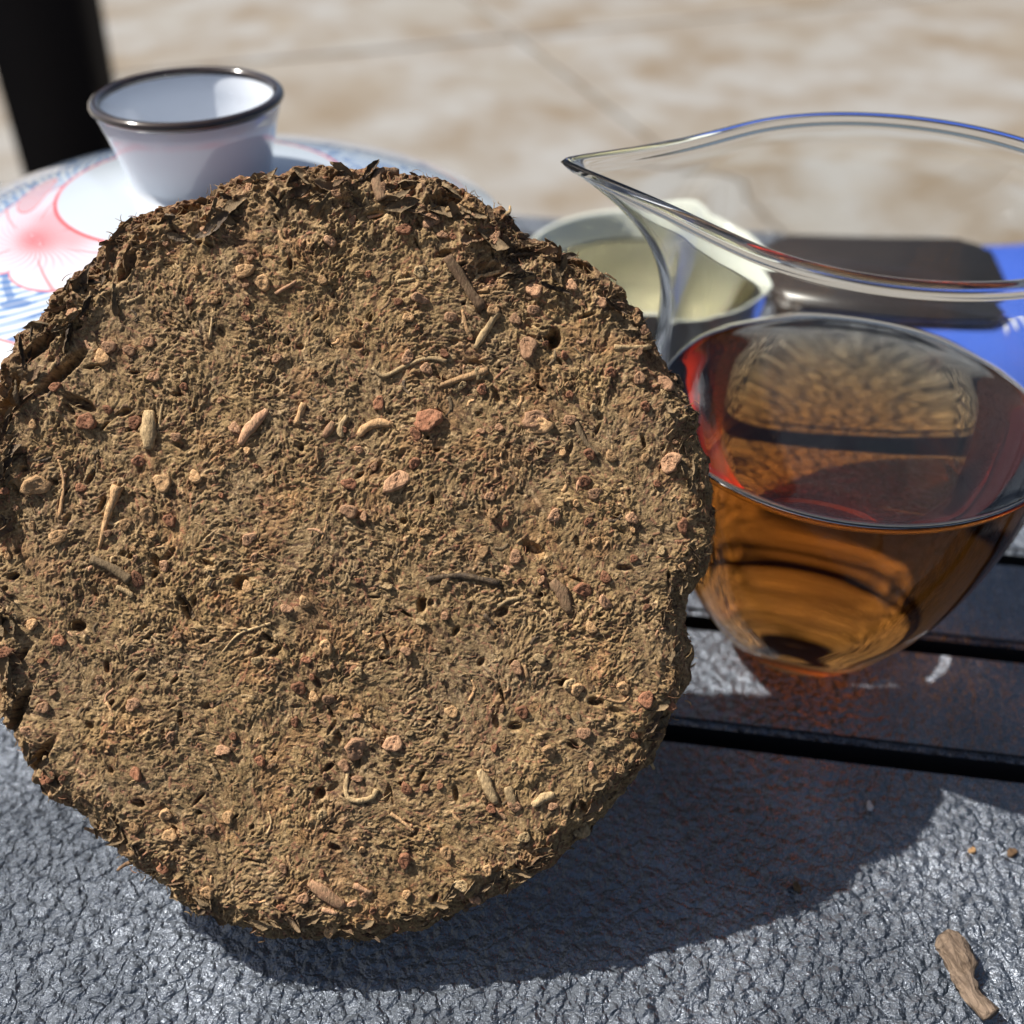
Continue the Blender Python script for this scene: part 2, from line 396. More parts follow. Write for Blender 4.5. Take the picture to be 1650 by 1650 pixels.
# ------------------------------------------------------------------ glass pitcher
PX, PY = .0625, .1715
pit = empty('glass_pitcher', (PX, PY, 0), 'clear glass pitcher with a pointed spout holding amber tea beside the dark cake', 'pitcher')
TIPA = R(171); RIMR = .0366; TIPR = .0572; P0 = math.acos(RIMR/TIPR)
def spout(r, z, a):
    d = (a-TIPA+math.pi) % (2*math.pi)-math.pi
    ad = math.sqrt(d*d+.0009)
    t = max(0, min(1, (z-.070)/(.0990-.070))); wgt = t**2.6
    if ad < P0*1.12:
        k = RIMR/math.cos(min(P0, max(0, P0-ad)))-RIMR
        f = k/(TIPR-RIMR); f = f**1.22
        r = r + (TIPR-RIMR)*f*wgt
        z = z + .0012*f*wgt
    return (r, z)
outp = [(.0003, .0016), (.008, .0014), (.0115, .0005), (.0130, 0), (.0148, .0004), (.0166, .0020), (.0196, .0056), (.0236, .0118), (.0281, .0205), (.0319, .0310), (.0348, .0425), (.0364, .0530), (.0371, .0605), (.0371, .0665), (.0366, .0725), (.0359, .0785), (.0354, .0840), (.0353, .0890), (.0358, .0940), (.0365, .0970)]
inp = [(.0347, .0968), (.0341, .0938), (.0336, .0888), (.0337, .0840), (.0342, .0785), (.0349, .0725), (.0354, .0665), (.0354, .0605), (.0347, .0530), (.0331, .0427), (.0302, .0314), (.0263, .0213), (.0217, .0128), (.0174, .0072), (.0135, .0046), (.008, .0036), (.0003, .0034)]
def dens(p, sub=3):
    """Catmull-Rom refinement of a profile"""
    q = []
    for i in range(len(p)-1):
        p0 = p[max(0, i-1)]; p1 = p[i]; p2 = p[i+1]; p3 = p[min(len(p)-1, i+2)]
        for s in range(sub):
            t = s/sub
            q.append(tuple(.5*((2*p1[k])+(-p0[k]+p2[k])*t+(2*p0[k]-5*p1[k]+4*p2[k]-p3[k])*t*t+(-p0[k]+3*p1[k]-3*p2[k]+p3[k])*t**3) for k in (0, 1)))
    q.append(p[-1]); return q
lip = []
for k in range(11):
    a = R(-50+k*28); lip.append((.0357+.00135*math.cos(a), .0983+.00125*math.sin(a)))
LEV = .0567
do_, di_ = dens(outp, 8), dens(inp, 8)
zc0 = LEV+.0006
up = [p for p in do_ if p[1] > zc0]; dn = [p for p in di_ if p[1] > zc0]
def r_at(p, z):
    for a, b in zip(p, p[1:]):
        if min(a[1], b[1]) <= z <= max(a[1], b[1]) and a[1] != b[1]: return a[0]+(b[0]-a[0])*(z-a[1])/(b[1]-a[1])
prof = [(r_at(do_, zc0), zc0)] + up + lip + dn + [(r_at(di_, zc0), zc0)]
NG = 288
gl = lathe('glass_body', prof, NG, closed=True, rfun=spout)
GL = m_glass()
glo = obj('glass_body', gl, GL, pit)
lp = [(r, z) for r, z in do_ if z < LEV-.0002]
lp += [(r_at(do_, LEV), LEV), (r_at(do_, LEV)-.0004, LEV+.0003), (r_at(do_, LEV)-.0016, LEV+.0004), (.0340, LEV+.0002), (.0330, LEV), (.0300, LEV-.00005), (.015, LEV-.00005), (.0003, LEV-.00005)]
lq = fill_poles(lathe('amber_tea', lp, 192), True, True, 192)
liq = obj('amber_tea', lq, m_liquid('amber_tea', (.992, .63, .0), 52), pit)
tag(liq, 'clear amber tea filling the pitcher to its belly')
for o in (glo, liq):
    try: o.cycles.is_caustics_caster = True
    except Exception as e: print('caster', e)

# ------------------------------------------------------------------ the pressed tea cake
D = .167                                   # distance of the cake's face along the viewing axis
mm = .001
OUTL = [(560,262),(640,268),(700,275),(760,298),(800,325),(850,375),(930,405),(980,440),(1030,490),(1068,560),(1090,610),(1130,660),(1128,690),(1145,750),(1158,820),(1148,920),(1112,965),(1108,1010),(1125,1050),(1110,1120),(1080,1180),(1040,1250),(980,1310),(940,1360),(890,1405),(820,1450),(740,1480),(680,1510),(630,1525),(560,1530),(480,1520),(420,1525),(360,1500),(300,1480),(270,1450),(220,1420),(180,1380),(130,1330),(70,1290),(20,1220),(-15,1150),(-45,1050),(-60,900),(-55,750),(-40,650),(-5,590),(5,545),(50,500),(90,455),(140,420),(180,345),(250,325),(320,305),(380,275),(450,265),(510,262)]
CX, CY = 560, 895
S = D/FPX                                  # metres per photograph pixel on the face
ctr = Vector(((CX-825)*S, D*CP-(CY-825)*S*SP, CAM_H-D*SP-(CY-825)*S*CP))
cake = empty('tea_cake', ctr, 'large round dark brown cake of pressed tea leaning back against the lidded bowl', 'tea cake', rot=(math.pi/2-PITCH, 0, 0))
pts = [((x-CX)*S, (CY-y)*S) for x, y in OUTL]
oa = np.array([math.atan2(y, x) for x, y in pts]); orr = np.array([math.hypot(x, y) for x, y in pts])
o_ = np.argsort(oa); oa = oa[o_]; orr = orr[o_]
def outr(a):
    a = (np.asarray(a)+np.pi) % (2*np.pi)-np.pi
    return np.interp(a, np.concatenate([oa-2*np.pi, oa, oa+2*np.pi]), np.tile(orr, 3))
CELL = .00014
x0, x1, y0, y1 = -.0615, .0590, -.0630, .0625
W = int((x1-x0)/CELL); H = int((y1-y0)/CELL)
gx = x0+np.arange(W)*CELL; gy = y0+np.arange(H)*CELL
GXX, GYY = np.meshgrid(gx, gy)
rad = np.hypot(GXX, GYY); ang = np.arctan2(GYY, GXX)
edge = outr(ang)-rad                        # inward distance to the outline
edge = edge + fbm(H, W, 22, 5, 4)*.0011 + .0005
c_ = lambda m: m/1000/CELL
low = fbm(H, W, c_(22), 21, 2)*.9*mm
mid = fbm(H, W, c_(5), 31, 3)*.55*mm
rag = fbm(H, W, c_(3.2), 41, 4)
# rugged zones: the upper left, top and left rims, less so the rest
rug = smooth(1-edge/.010)*(.45+.9*smooth((-GXX+GYY)/.06+.1)) + .35*smooth((GYY-.028)/.03)
rug = np.clip(rug, 0, 1.25)
Z = low + mid*(.55+rug) + rug*rag*2.1*mm
ridge = 1-np.abs(fbm(H, W, c_(2.3), 57, 3))*2.4
Z += (.22+.6*rug)*mm*np.clip(ridge, -1, 1)*.4
# pits
def pit_at(px, py, rx, ry, depth, rot=0.):
    global Z
    X = GXX-(px-CX)*S; Y = GYY-(CY-py)*S
    c, s = math.cos(rot), math.sin(rot); X, Y = X*c+Y*s, -X*s+Y*c
    q = np.hypot(X/(rx*S), Y/(ry*S)); Z -= depth*mm*smooth(1.35-q)
PITS = [(893,545,11,15,3.2,0),(303,980,7,24,2.2,.45),(740,880,0,0,0,0),(860,885,9,20,1.6,1.0),(785,440,26,22,2.2,0),(390,940,12,12,1.8,0),(516,1278,9,9,1.8,0),(680,975,7,12,2,0),(125,1010,12,9,2,0),(935,425,26,10,2.4,-.5),(830,1450,10,8,1.6,0),(810,985,10,8,1.4,.8),(100,600,10,50,2.8,-.8),(60,560,10,40,2.6,-.9),(130,650,9,26,2.2,1.1),(205,430,9,26,2.2,-.5),(300,335,22,9,2.6,.2),(720,320,30,12,2.6,.2),(255,905,6,14,1.6,.5),(20,640,9,40,2.2,-.2),(910,1100,10,6,1.4,0),(960,1130,12,7,1.6,0),(830,1170,10,7,1.4,0),(25,1150,9,45,3.0,-.5),(60,1225,9,40,2.6,-.7),(235,1450,18,7,2,-.5)]
for p_ in PITS:
    if p_[2]: pit_at(*p_)
rp = np.random.default_rng(77)
for k in range(260):
    a = rp.random()*6.283; q = math.sqrt(rp.random())*.95; r_ = float(outr(a))*q
    pit_at(CX+r_*math.cos(a)/S, CY-r_*math.sin(a)/S, rp.uniform(1.5, 6), rp.uniform(3, 15), rp.uniform(.25, 1.3), rp.random()*3)

# --- fibres and leaf shreds stamped one over the other, each its own height and colour
flow = fbm(H, W, c_(16), 91, 3)*5.0 + .6
tintn = fbm(H, W, c_(9), 95, 3)
PAL = np.array([(.33,.235,.10),(.40,.285,.125),(.27,.18,.08),(.49,.355,.165),(.19,.12,.06),(.58,.43,.21),(.38,.20,.10),(.11,.067,.038)])
PAL = PAL*np.array([.92, .86, .95])
PRB = np.array([.25,.22,.19,.11,.09,.035,.055,.05]); PRB = PRB/PRB.sum()
base = np.zeros((H, W, 3), np.float32); base[:] = (.20, .135, .065)
hh = np.zeros((H, W), np.float32)
def stamp(N, L, wd, hmin, hmax, pal, prb, curl, seed, jit):
    global base, hh
    r = np.random.default_rng(seed)
    px_ = r.random(N)*W; py_ = r.random(N)*H
    th = flow[py_.astype(int), px_.astype(int)] + r.normal(0, jit, N)
    ln = r.uniform(L[0], L[1], N); K = int(L[1]*1.3)+2
    ht = r.uniform(hmin, hmax, N).astype(np.float32); ci = r.choice(len(pal), N, p=prb)
    cc = pal[ci]*r.uniform(.8, 1.2, (N, 1))
    cu = r.normal(0, curl, N)
    t = np.linspace(-.5, .5, K)[None]
    aa_ = th[:, None]+cu[:, None]*t
    st = ln[:, None]/K
    X = px_[:, None]+np.cumsum(np.cos(aa_)*st, 1); Y = py_[:, None]+np.cumsum(np.sin(aa_)*st, 1)
    offs = np.arange(-wd, wd+.01, .7)
    nx, ny = -np.sin(aa_), np.cos(aa_)
    taper = 1-.5*(2*np.abs(t))**3
    allx, ally, allh, alli = [], [], [], []
    for o in offs:
        allx.append(X+nx*o); ally.append(Y+ny*o)
        allh.append(ht[:, None]*(1-.75*(o/(wd+.6))**2)*taper*np.ones_like(X))
        alli.append(np.repeat(np.arange(N)[:, None], K, 1))
    xs = np.concatenate(allx, None).ravel().astype(int); ys = np.concatenate(ally, None).ravel().astype(int)
    hs = np.concatenate(allh, None).ravel(); ii = np.concatenate(alli, None).ravel()
    ok = (xs >= 0) & (xs < W) & (ys >= 0) & (ys < H); xs, ys, hs, ii = xs[ok], ys[ok], hs[ok], ii[ok]
    o = np.argsort(hs, kind='stable'); xs, ys, hs, ii = xs[o], ys[o], hs[o], ii[o]
    m = hs >= hh[ys, xs]; xs, ys, hs, ii = xs[m], ys[m], hs[m], ii[m]
    hh[ys, xs] = hs; base[ys, xs] = cc[ii]
stamp(8000, (10, 30), 3.0, .00*mm, .20*mm, PAL, PRB, .8, 101, .7)
stamp(900, (22, 55), 5.0, .04*mm, .26*mm, PAL, PRB, .6, 107, .9)
stamp(56000, (7, 26), .7, .04*mm, .40*mm, PAL, PRB, .6, 102, .45)
stamp(60000, (4, 13), .35, .12*mm, .56*mm, PAL, PRB, .8, 103, .6)
stamp(9000, (2, 5), .7, .12*mm, .60*mm, PAL, PRB, .5, 105, 2.0)
stamp(260, (20, 60), 1.1, .22*mm, .45*mm, PAL[[3, 5, 6, 2]], np.array([.3, .15, .2, .35]), 1.2, 104, 1.2)
hh = hh*.85+blur(hh, 1)*.15
base = base*.7+blur(base, 1)*.3
tn = (tintn[..., None]*.5)
base = base*(1+tn*np.array([.30, .22, .0]))
zone = smooth((fbm(H, W, c_(5), 131, 3)-.22)*4)[..., None]*.28      # reddish patches of stem debris
base = base*(1-zone)+base*np.array([1.15, .78, .66])*zone
rimd = (smooth(1-edge/.006)*smooth((-GXX*.6+GYY)/.05+.2))[..., None]*.45       # the leafy rim is of darker leaf
base = base*(1-rimd*np.array([.8, 1., 1.]))
rough_ = .62+.85*smooth(fbm(H, W, c_(6), 171, 3)*1.6+.45)
Z = Z + hh*rough_*(.88+.8*rug) + fbm(H, W, c_(1.3), 181, 2)*.20*mm*rough_
# rounded shoulder at the rim
ed = np.clip(edge, 0, .007)
Z -= .0065*(1-np.sqrt(np.clip(1-(1-ed/.007)**2, 0, 1)))
inside = edge > 0
idx = -np.ones((H, W), np.int64); idx[inside] = np.arange(inside.sum())
q = inside[:-1, :-1] & inside[1:, :-1] & inside[:-1, 1:] & inside[1:, 1:]
F = np.stack([idx[:-1, :-1][q], idx[:-1, 1:][q], idx[1:, 1:][q], idx[1:, :-1][q]], -1)
jx = vnoise(H, W, 2, 7)*CELL*.3; jy = vnoise(H, W, 2, 8)*CELL*.3
co = np.stack([(GXX+jx)[inside], (GYY+jy)[inside], Z[inside]], -1)
TEA = m_tea()
body = obj('pressed_face', grid_mesh('pressed_face', co, F, base[inside]), TEA, cake)
print('cake tris', len(F)*2)
# side wall and back
nA = 420; rings = [(.0, -.0050), (.2, -.0070), (.3, -.0090), (.1, -.0112), (-.8, -.0130), (-3.0, -.0142), (-9, -.0160), (-20, -.0185), (-45, -.0195)]
co = []; cs = []
rs = np.random.default_rng(5)
for j, (dr, z) in enumerate(rings):
    for k in range(nA):
        a = 2*math.pi*k/nA; r0 = float(outr(a))-.0006
        n_ = math.sin(k*1.7+j*2.1)*.0003+rs.normal(0, .0004)
        r_ = max(.002, r0+dr*mm+n_); zz = z+rs.normal(0, .0003)
        if j == 0: r_ -= .0010
        co.append((r_*math.cos(a), r_*math.sin(a), zz)); cs.append(PAL[rs.integers(0, 8)]*.8)
F = []
for j in range(len(rings)-1):
    for k in range(nA):
        l = (k+1) % nA; F.append((j*nA+k, (j+1)*nA+k, (j+1)*nA+l, j*nA+l))
bk = grid_mesh('pressed_back', np.array(co), np.array(F), np.array(cs))
obj('pressed_back', bk, TEA, cake)

def zat(x, y):
    i = int(min(H-1, max(0, (y-y0)/CELL))); j = int(min(W-1, max(0, (x-x0)/CELL)))
    s = Z[max(0, i-4):i+5, max(0, j-4):j+5]; return float(np.median(s))
PCOL = {
 'tan': ((.80, .50, .25), (.50, .28, .13), .8), 'pink': ((.70, .41, .23), (.42, .22, .125), .8), 'pale': ((.68, .49, .26), (.42, .28, .14), .8),
 'olive': ((.28, .20, .11), (.14, .095, .055), .8), 'wood': ((.30, .18, .10), (.12, .07, .04), .8), 'dark': ((.12, .08, .05), (.045, .03, .02), .6),
 'red': ((.48, .22, .12), (.28, .115, .06), .8)}
MT = {k: m_leaf(k+'_piece', *v, dust=.62) for k, v in PCOL.items()}
MTD = {k: m_leaf(k+'_button', *v, scale=3.2, bump=.0006, dust=.22) for k, v in PCOL.items()}
# stem cross-sections: low lumpy buttons with a ring and a pith hollow
def disc_mesh(seed):
    r = random.Random(seed); n = 13; vs = []; fs = []
    rg = [(1.05, -.6), (1.0, .0), (.80, .30), (.60, .16), (.38, .28), (.18, .16)]
    ph = [r.uniform(0, 6.28) for _ in range(4)]
    for i, (q, z) in enumerate(rg):
        for k in range(n):
            a = 2*math.pi*k/n
            d = 1+.15*math.sin(2*a+ph[0])+.11*math.sin(3*a+ph[1])+.06*math.sin(5*a+ph[2])+r.uniform(-.10, .10)
            vs.append((q*d*math.cos(a), q*d*math.sin(a), z+r.uniform(-.16, .16)))
    for i in range(len(rg)-1):
        for k in range(n): l = (k+1) % n; fs.append((i*n+k, i*n+l, (i+1)*n+l, (i+1)*n+k))
    vs.append((0, 0, .12)); c = len(vs)-1; i = len(rg)-1
    for k in range(n): fs.append((i*n+k, i*n+(k+1) % n, c))
    return mesh('stem_disc', vs, fs)
DM = {}
for c in ('tan', 'pink', 'pale', 'red'):
    DM[c] = []
    for s in range(5):
        me = disc_mesh(s*7+len(c)); me.materials.append(MTD[c]); DM[c].append(me)
        me.polygons.foreach_set('use_smooth', [True]*len(me.polygons))
occupied = []
def put_disc(px, py, r, c, asp=1.0, rot=0.0, lift=0.0):
    x, y = (px-CX)*S, (CY-py)*S
    o = bpy.data.objects.new('stem_disc', random.choice(DM[c])); col.objects.link(o); o.parent = cake
    rr_ = r*S
    o.location = (x, y, zat(x, y)+.00038+lift); o.scale = (rr_*asp, rr_, rr_*.5+.0002)
    o.rotation_euler = (random.uniform(-.25, .25), random.uniform(-.25, .25), rot)
    occupied.append((px, py, r)); return o
DISCS = [(968,487,10,'pink'),(860,468,12,'pink'),(920,461,9,'pink'),(850,560,19,'pink',.75,.4),(1041,530,9,'pink'),(1028,512,7,'tan'),(695,357,13,'pink'),(240,552,9,'pink'),(62,783,16,'tan',1.3,.2),(263,778,12,'tan',1.4,-.3),(316,768,10,'tan'),(790,800,8,'pink'),(795,826,9,'tan'),(862,675,15,'pink',1.3,0),(868,687,14,'tan',1.4,.2),(918,677,9,'pink'),(950,732,9,'red'),(1018,835,9,'pink'),(527,1042,12,'tan',.8,0),(493,970,9,'tan'),(506,1122,8,'tan'),(530,1127,9,'pink'),(656,1048,8,'pink'),(920,1102,10,'pale'),(1004,1108,10,'tan'),(1082,1138,9,'red'),(939,1345,13,'pale'),(530,1503,10,'tan'),(335,1437,10,'tan'),(268,1312,9,'tan'),(217,1332,10,'tan',.8,.3),(250,607,9,'pink'),(210,565,9,'pink'),(175,560,11,'pink'),(165,575,12,'tan'),(563,824,12,'pink',1.1,0),(575,1205,17,'pink',1.1,.6),(634,1197,14,'pink'),(659,512,8,'tan'),(727,512,9,'pink'),(425,458,11,'tan',1.3,0),(521,453,8,'tan'),(448,578,8,'pink'),(1100,913,7,'tan'),(1130,783,7,'tan'),(1118,825,6,'pale'),(1040,737,7,'tan'),(1080,745,15,'pink',1.2,.5),(690,676,18,'red',1.2,0),(688,595,9,'pink'),(952,1010,9,'tan'),(868,985,0,'tan'),(140,680,14,'red'),(217,680,11,'red'),(285,705,8,'pink'),(12,895,7,'tan',.7,0),(52,1005,9,'tan'),(95,1032,10,'red'),(215,1135,11,'pink'),(70,1140,10,'pink'),(870,1060,9,'pale'),(930,1110,10,'tan'),(885,1210,11,'tan'),(1000,1240,7,'tan'),(940,1180,10,'pink'),(975,930,9,'red'),(940,950,11,'red',1.3,.3),(975,970,13,'pink',.6,.4),(845,1345,9,'pale'),(720,1372,10,'tan'),(786,1398,8,'tan'),(765,1450,9,'pink'),(655,1440,7,'tan'),(490,1445,9,'pink'),(275,1345,11,'tan'),(205,1370,13,'tan'),(420,1225,8,'red'),(655,1270,9,'red'),(585,1130,0,'tan'),(640,775,15,'pink',1.4,.5),(545,990,0,'pink'),(400,945,9,'tan'),(240,830,13,'tan'),(275,838,10,'red'),(205,845,10,'tan'),(795,500,9,'tan'),(830,515,9,'pink'),(860,500,9,'pink'),(1000,490,7,'pink'),(1040,655,8,'red'),(985,600,8,'red'),(1030,610,11,'pink',.8,.4),(910,573,6,'red'),(120,505,9,'pink'),(120,440,8,'pink'),(380,690,9,'pink'),(985,735,9,'tan'),(1000,730,0,'tan')]
for d_ in DISCS:
    if d_[2]: put_disc(*d_)
rd = random.Random(3); k = 0
while k < 200:
    a = rd.random()*6.283; q = math.sqrt(rd.random())*.97; r_ = float(outr(a))*q
    px, py = CX+r_*math.cos(a)/S, CY-r_*math.sin(a)/S
    rr_ = 4+7*rd.random()**2
    if any((px-u_)**2+(py-v_)**2 < (rr_+w_+5)**2 for u_, v_, w_ in occupied): k += .2; continue
    put_disc(px, py, rr_, rd.choice(['tan', 'pink', 'pink', 'pale', 'red', 'red']), rd.uniform(.8, 1.6), rd.random()*3, -.00005); k += 1

# stems and splinters lying in the face; one dark strip paints a slit's shade
def tube_mesh(name, path, rads, n=7, flat=.7, seed=0, jag=.12):
    r = random.Random(seed); vs = []; fs = []; m = len(path)
    for i, p in enumerate(path):
        t = (Vector(path[min(m-1, i+1)])-Vector(path[max(0, i-1)])).normalized()
        up = Vector((0, 0, 1)); s = t.cross(up); s = s.normalized() if s.length > 1e-5 else Vector((1, 0, 0)); u_ = s.cross(t)
        for k in range(n):
            a = 2*math.pi*k/n; q = rads[i]*(1+r.uniform(-jag, jag))
            vs.append(tuple(Vector(p)+s*math.cos(a)*q+u_*math.sin(a)*q*flat))
    for i in range(m-1):
        for k in range(n): l = (k+1) % n; fs.append((i*n+k, i*n+l, (i+1)*n+l, (i+1)*n+k))
    fs.append(tuple(range(n))[::-1]); fs.append(tuple((m-1)*n+k for k in range(n)))
    return mesh(name, vs, fs)
def put_stem(pp, w0, w1, c, name='stem', lift=.35, sub=4, seed=0, flat=.7, peak=False):
    q = [((x-CX)*S, (CY-y)*S) for x, y in pp]; path = []
    for i in range(len(q)-1):
        p0 = q[max(0, i-1)]; p1 = q[i]; p2 = q[i+1]; p3 = q[min(len(q)-1, i+2)]
        for s in range(sub):
            t = s/sub; path.append(tuple(.5*((2*p1[k])+(-p0[k]+p2[k])*t+(2*p0[k]-5*p1[k]+4*p2[k]-p3[k])*t*t+(-p0[k]+3*p1[k]-3*p2[k]+p3[k])*t**3) for k in (0, 1)))
    path.append(q[-1]); n = len(path)
    zc = [zat(*p) for p in path]; zc = [sum(zc[max(0, i-2):i+3])/len(zc[max(0, i-2):i+3]) for i in range(n)]
    rads = []
    for i in range(n):
        t = i/(n-1); w_ = w0+(w1-w0)*t
        if peak: w_ *= .35+.65*math.sin(math.pi*(.12+.76*t))
        rads.append(max(.6, w_)/2*S)
    P = [(p[0], p[1], z+lift*r_) for p, z, r_ in zip(path, zc, rads)]
    cen = Vector(P[n//2]); P = [tuple(Vector(a)-cen) for a in P]
    me = tube_mesh(name, P, rads, 8, flat, seed, .24); o = obj(name, me, MT[c], cake); o.location = cen
    return o
STEMS = [([(722,415),(745,452),(778,500)],17,19,'wood'),([(803,503),(785,530),(765,562)],13,10,'pale'),([(600,592),(618,606),(650,592),(690,578),(720,583)],6,8,'pale'),([(706,623),(745,610),(786,597)],7,13,'tan'),([(758,462),(772,442),(785,440),(832,431)],5,7,'pale'),([(192,783),(176,830),(161,884)],19,4,'tan'),([(95,738),(104,778),(97,835)],4,7,'tan'),([(263,648),(256,700)],4,5,'pale'),([(360,1050),(385,1022),(410,1012),(438,1003)],3,5,'pale'),([(688,933),(745,928),(805,940)],9,13,'dark'),([(803,977),(820,966),(838,964)],6,7,'pale'),([(890,935),(905,955),(918,988)],24,20,'wood',1),([(346,503),(340,548)],3,5,'pale'),([(562,1240),(558,1275),(572,1288),(600,1283),(608,1270)],6,11,'pale'),([(772,1238),(785,1262),(800,1292)],18,18,'pale',1),([(818,1265),(823,1280),(830,1300)],17,15,'pale',1),([(858,1296),(875,1284),(893,1278)],17,15,'pale',1),([(500,1420),(525,1438),(556,1460)],20,22,'pink',1),([(240,662),(242,690),(240,724)],28,26,'pale',1),([(388,716),(405,690),(432,662)],18,18,'pink',1),([(560,670),(548,690),(552,705)],10,12,'pale',1),([(577,702),(600,683),(634,684)],16,14,'tan',1),([(480,684),(490,650)],12,10,'tan'),([(432,1308),(437,1325),(430,1345)],3,4,'pale'),([(630,1308),(650,1322),(668,1338)],6,5,'tan'),([(523,705),(538,680)],14,14,'pink',1),([(570,1425),(600,1440)],10,8,'pink'),([(928,680),(945,715),(965,733)],10,7,'olive'),([(745,500),(752,530),(760,545)],5,8,'tan'),([(1000,1035),(1012,1010)],5,4,'tan'),([(850,1092),(845,1070)],7,4,'tan'),([(760,1095),(765,1110),(755,1130)],4,5,'tan'),([(520,1462),(545,1470)],9,7,'pink'),([(960,1120),(1000,1130),(1015,1118)],4,4,'tan'),([(295,958),(303,975),(313,1000)],9,9,'dark'),([(190,945),(210,955),(215,962)],8,8,'pale'),([(150,900),(185,915),(212,935)],14,16,'olive'),([(990,560),(1050,558)],9,9,'pale'),([(640,455),(668,450)],7,5,'pale'),([(1060,1250),(1045,1220)],6,5,'pale'),([(445,475),(480,455)],6,5,'pink'),([(780,990),(800,1010)],8,6,'dark'),([(340,1230),(350,1250)],6,8,'pale')]
for n_, s_ in enumerate(STEMS):
    put_stem(s_[0], s_[1], s_[2], s_[3], seed=n_, peak=len(s_) > 4, flat=.45 if len(s_) > 4 else .7)
for k in range(190):
    a = rd.random()*6.283; q = math.sqrt(rd.random())*.96; r_ = float(outr(a))*q
    px, py = CX+r_*math.cos(a)/S, CY-r_*math.sin(a)/S
    ln = rd.uniform(10, 30); th = rd.random()*6.283; b = rd.uniform(-.9, .9)
    p_ = [(px-ln/2*math.cos(th), py-ln/2*math.sin(th)), (px+b*5*math.sin(th), py-b*5*math.cos(th)), (px+ln/2*math.cos(th+b*.4), py+ln/2*math.sin(th+b*.4))]
    wd = rd.uniform(3, 7)
    put_stem(p_, wd, wd*rd.uniform(.5, 1.1), rd.choice(['olive', 'olive', 'wood', 'tan', 'dark', 'pale', 'pink']), sub=3, seed=k+100, lift=.1, peak=rd.random() < .4, flat=.5)

# crumpled leaf shreds round the rim
def shred_mesh(seed):
    """a dried leaf rolled and twisted into a ragged strip"""
    r = random.Random(seed); nu, nv = 13, 7; vs = []; fs = []
    roll = r.uniform(2.2, 5.2); tw_ = r.uniform(-2.5, 2.5); bend = r.uniform(-1.8, 1.8); ph = r.uniform(0, 6)
    for i in range(nu):
        u_ = i/(nu-1)-.5; wd = .42*math.sqrt(max(.03, 1-(2*u_)**2))*(1+.25*math.sin(7*u_+ph)+r.uniform(-.12, .12))
        rad_ = wd/roll*(1+.3*math.sin(5*u_+ph*2))
        for j in range(nv):
            a = (j/(nv-1)-.5)*roll+tw_*u_
            y_ = rad_*math.sin(a)*(1+.2*abs(j-3)/3); z_ = rad_*(1-math.cos(a))
            bx = u_; by = .25*math.sin(bend*u_*1.6); bz = .18*(1-math.cos(bend*u_*2))
            vs.append((bx+r.uniform(-.025, .025), y_+by+r.uniform(-.02, .02), z_+bz+r.uniform(-.02, .02)))
    for i in range(nu-1):
        for j in range(nv-1): q = i*nv+j; fs.append((q, q+1, q+nv+1, q+nv))
    return mesh('leaf_shred', vs, fs)
SH = {}
MTS = {k: m_leaf(k+'_shred', *PCOL[k], scale=7, bump=.0004) for k in ('olive', 'wood', 'dark')}
for c in ('olive', 'wood', 'dark'):
    SH[c] = []
    for s in range(9):
        me = shred_mesh(s*13+len(c)); me.materials.append(MTS[c]); me.polygons.foreach_set('use_smooth', [True]*len(me.polygons)); SH[c].append(me)
rl_ = random.Random(17)
for k in range(290):
    t = rl_.random()
    if k < 150: a = R(rl_.uniform(52, 205))          # the thick leafy rim, top round to left
    elif k < 200: a = R(rl_.uniform(200, 270))
    else: a = R(rl_.uniform(-90, 55))
    big = k < 150
    r_ = float(outr(a))-rl_.uniform(-.0002, .0075 if big else .0045)
    x, y = r_*math.cos(a), r_*math.sin(a); z = zat(x, y)
    dr = float(outr(a))-r_
    if dr < .0016: z = min(z, -.002)-rl_.uniform(0, .004)
    o = bpy.data.objects.new('leaf_shred', rl_.choice(SH[rl_.choice(['olive', 'olive', 'wood', 'dark', 'dark'] if big else ['olive', 'olive', 'olive', 'wood', 'dark'])])); col.objects.link(o); o.parent = cake
    s_ = rl_.uniform(.0025, .0060) if big else rl_.uniform(.002, .004)
    o.location = (x, y, z+.0002); o.scale = (s_, s_*rl_.uniform(.7, 1.2), s_*rl_.uniform(.6, 1.1))
    o.rotation_euler = (rl_.uniform(-.8, .8), rl_.uniform(-.35, .35), a+math.pi/2+rl_.uniform(-.8, .8))
# leaf ends that stick out beyond the rim
for (pp, w0, w1, c) in [([(165,1356),(140,1360),(112,1352)],9,5,'wood'),([(192,1408),(180,1412),(168,1422)],9,5,'wood'),([(812,345),(820,330),(822,315)],12,3,'pale'),([(845,372),(852,365)],9,7,'dark'),([(640,268),(610,272),(607,300),(618,325)],12,18,'wood'),([(980,425),(1000,438)],5,3,'wood'),([(1085,605),(1100,600),(1108,620)],7,9,'dark'),([(1105,655),(1128,662),(1136,660)],10,6,'dark'),([(80,1300),(72,1308)],6,5,'pink'),([(1150,858),(1162,862)],2,1.5,'tan')]:
    put_stem(pp, w0, w1, c, name='leaf_end', lift=.6, flat=.45, seed=int(pp[0][0]))

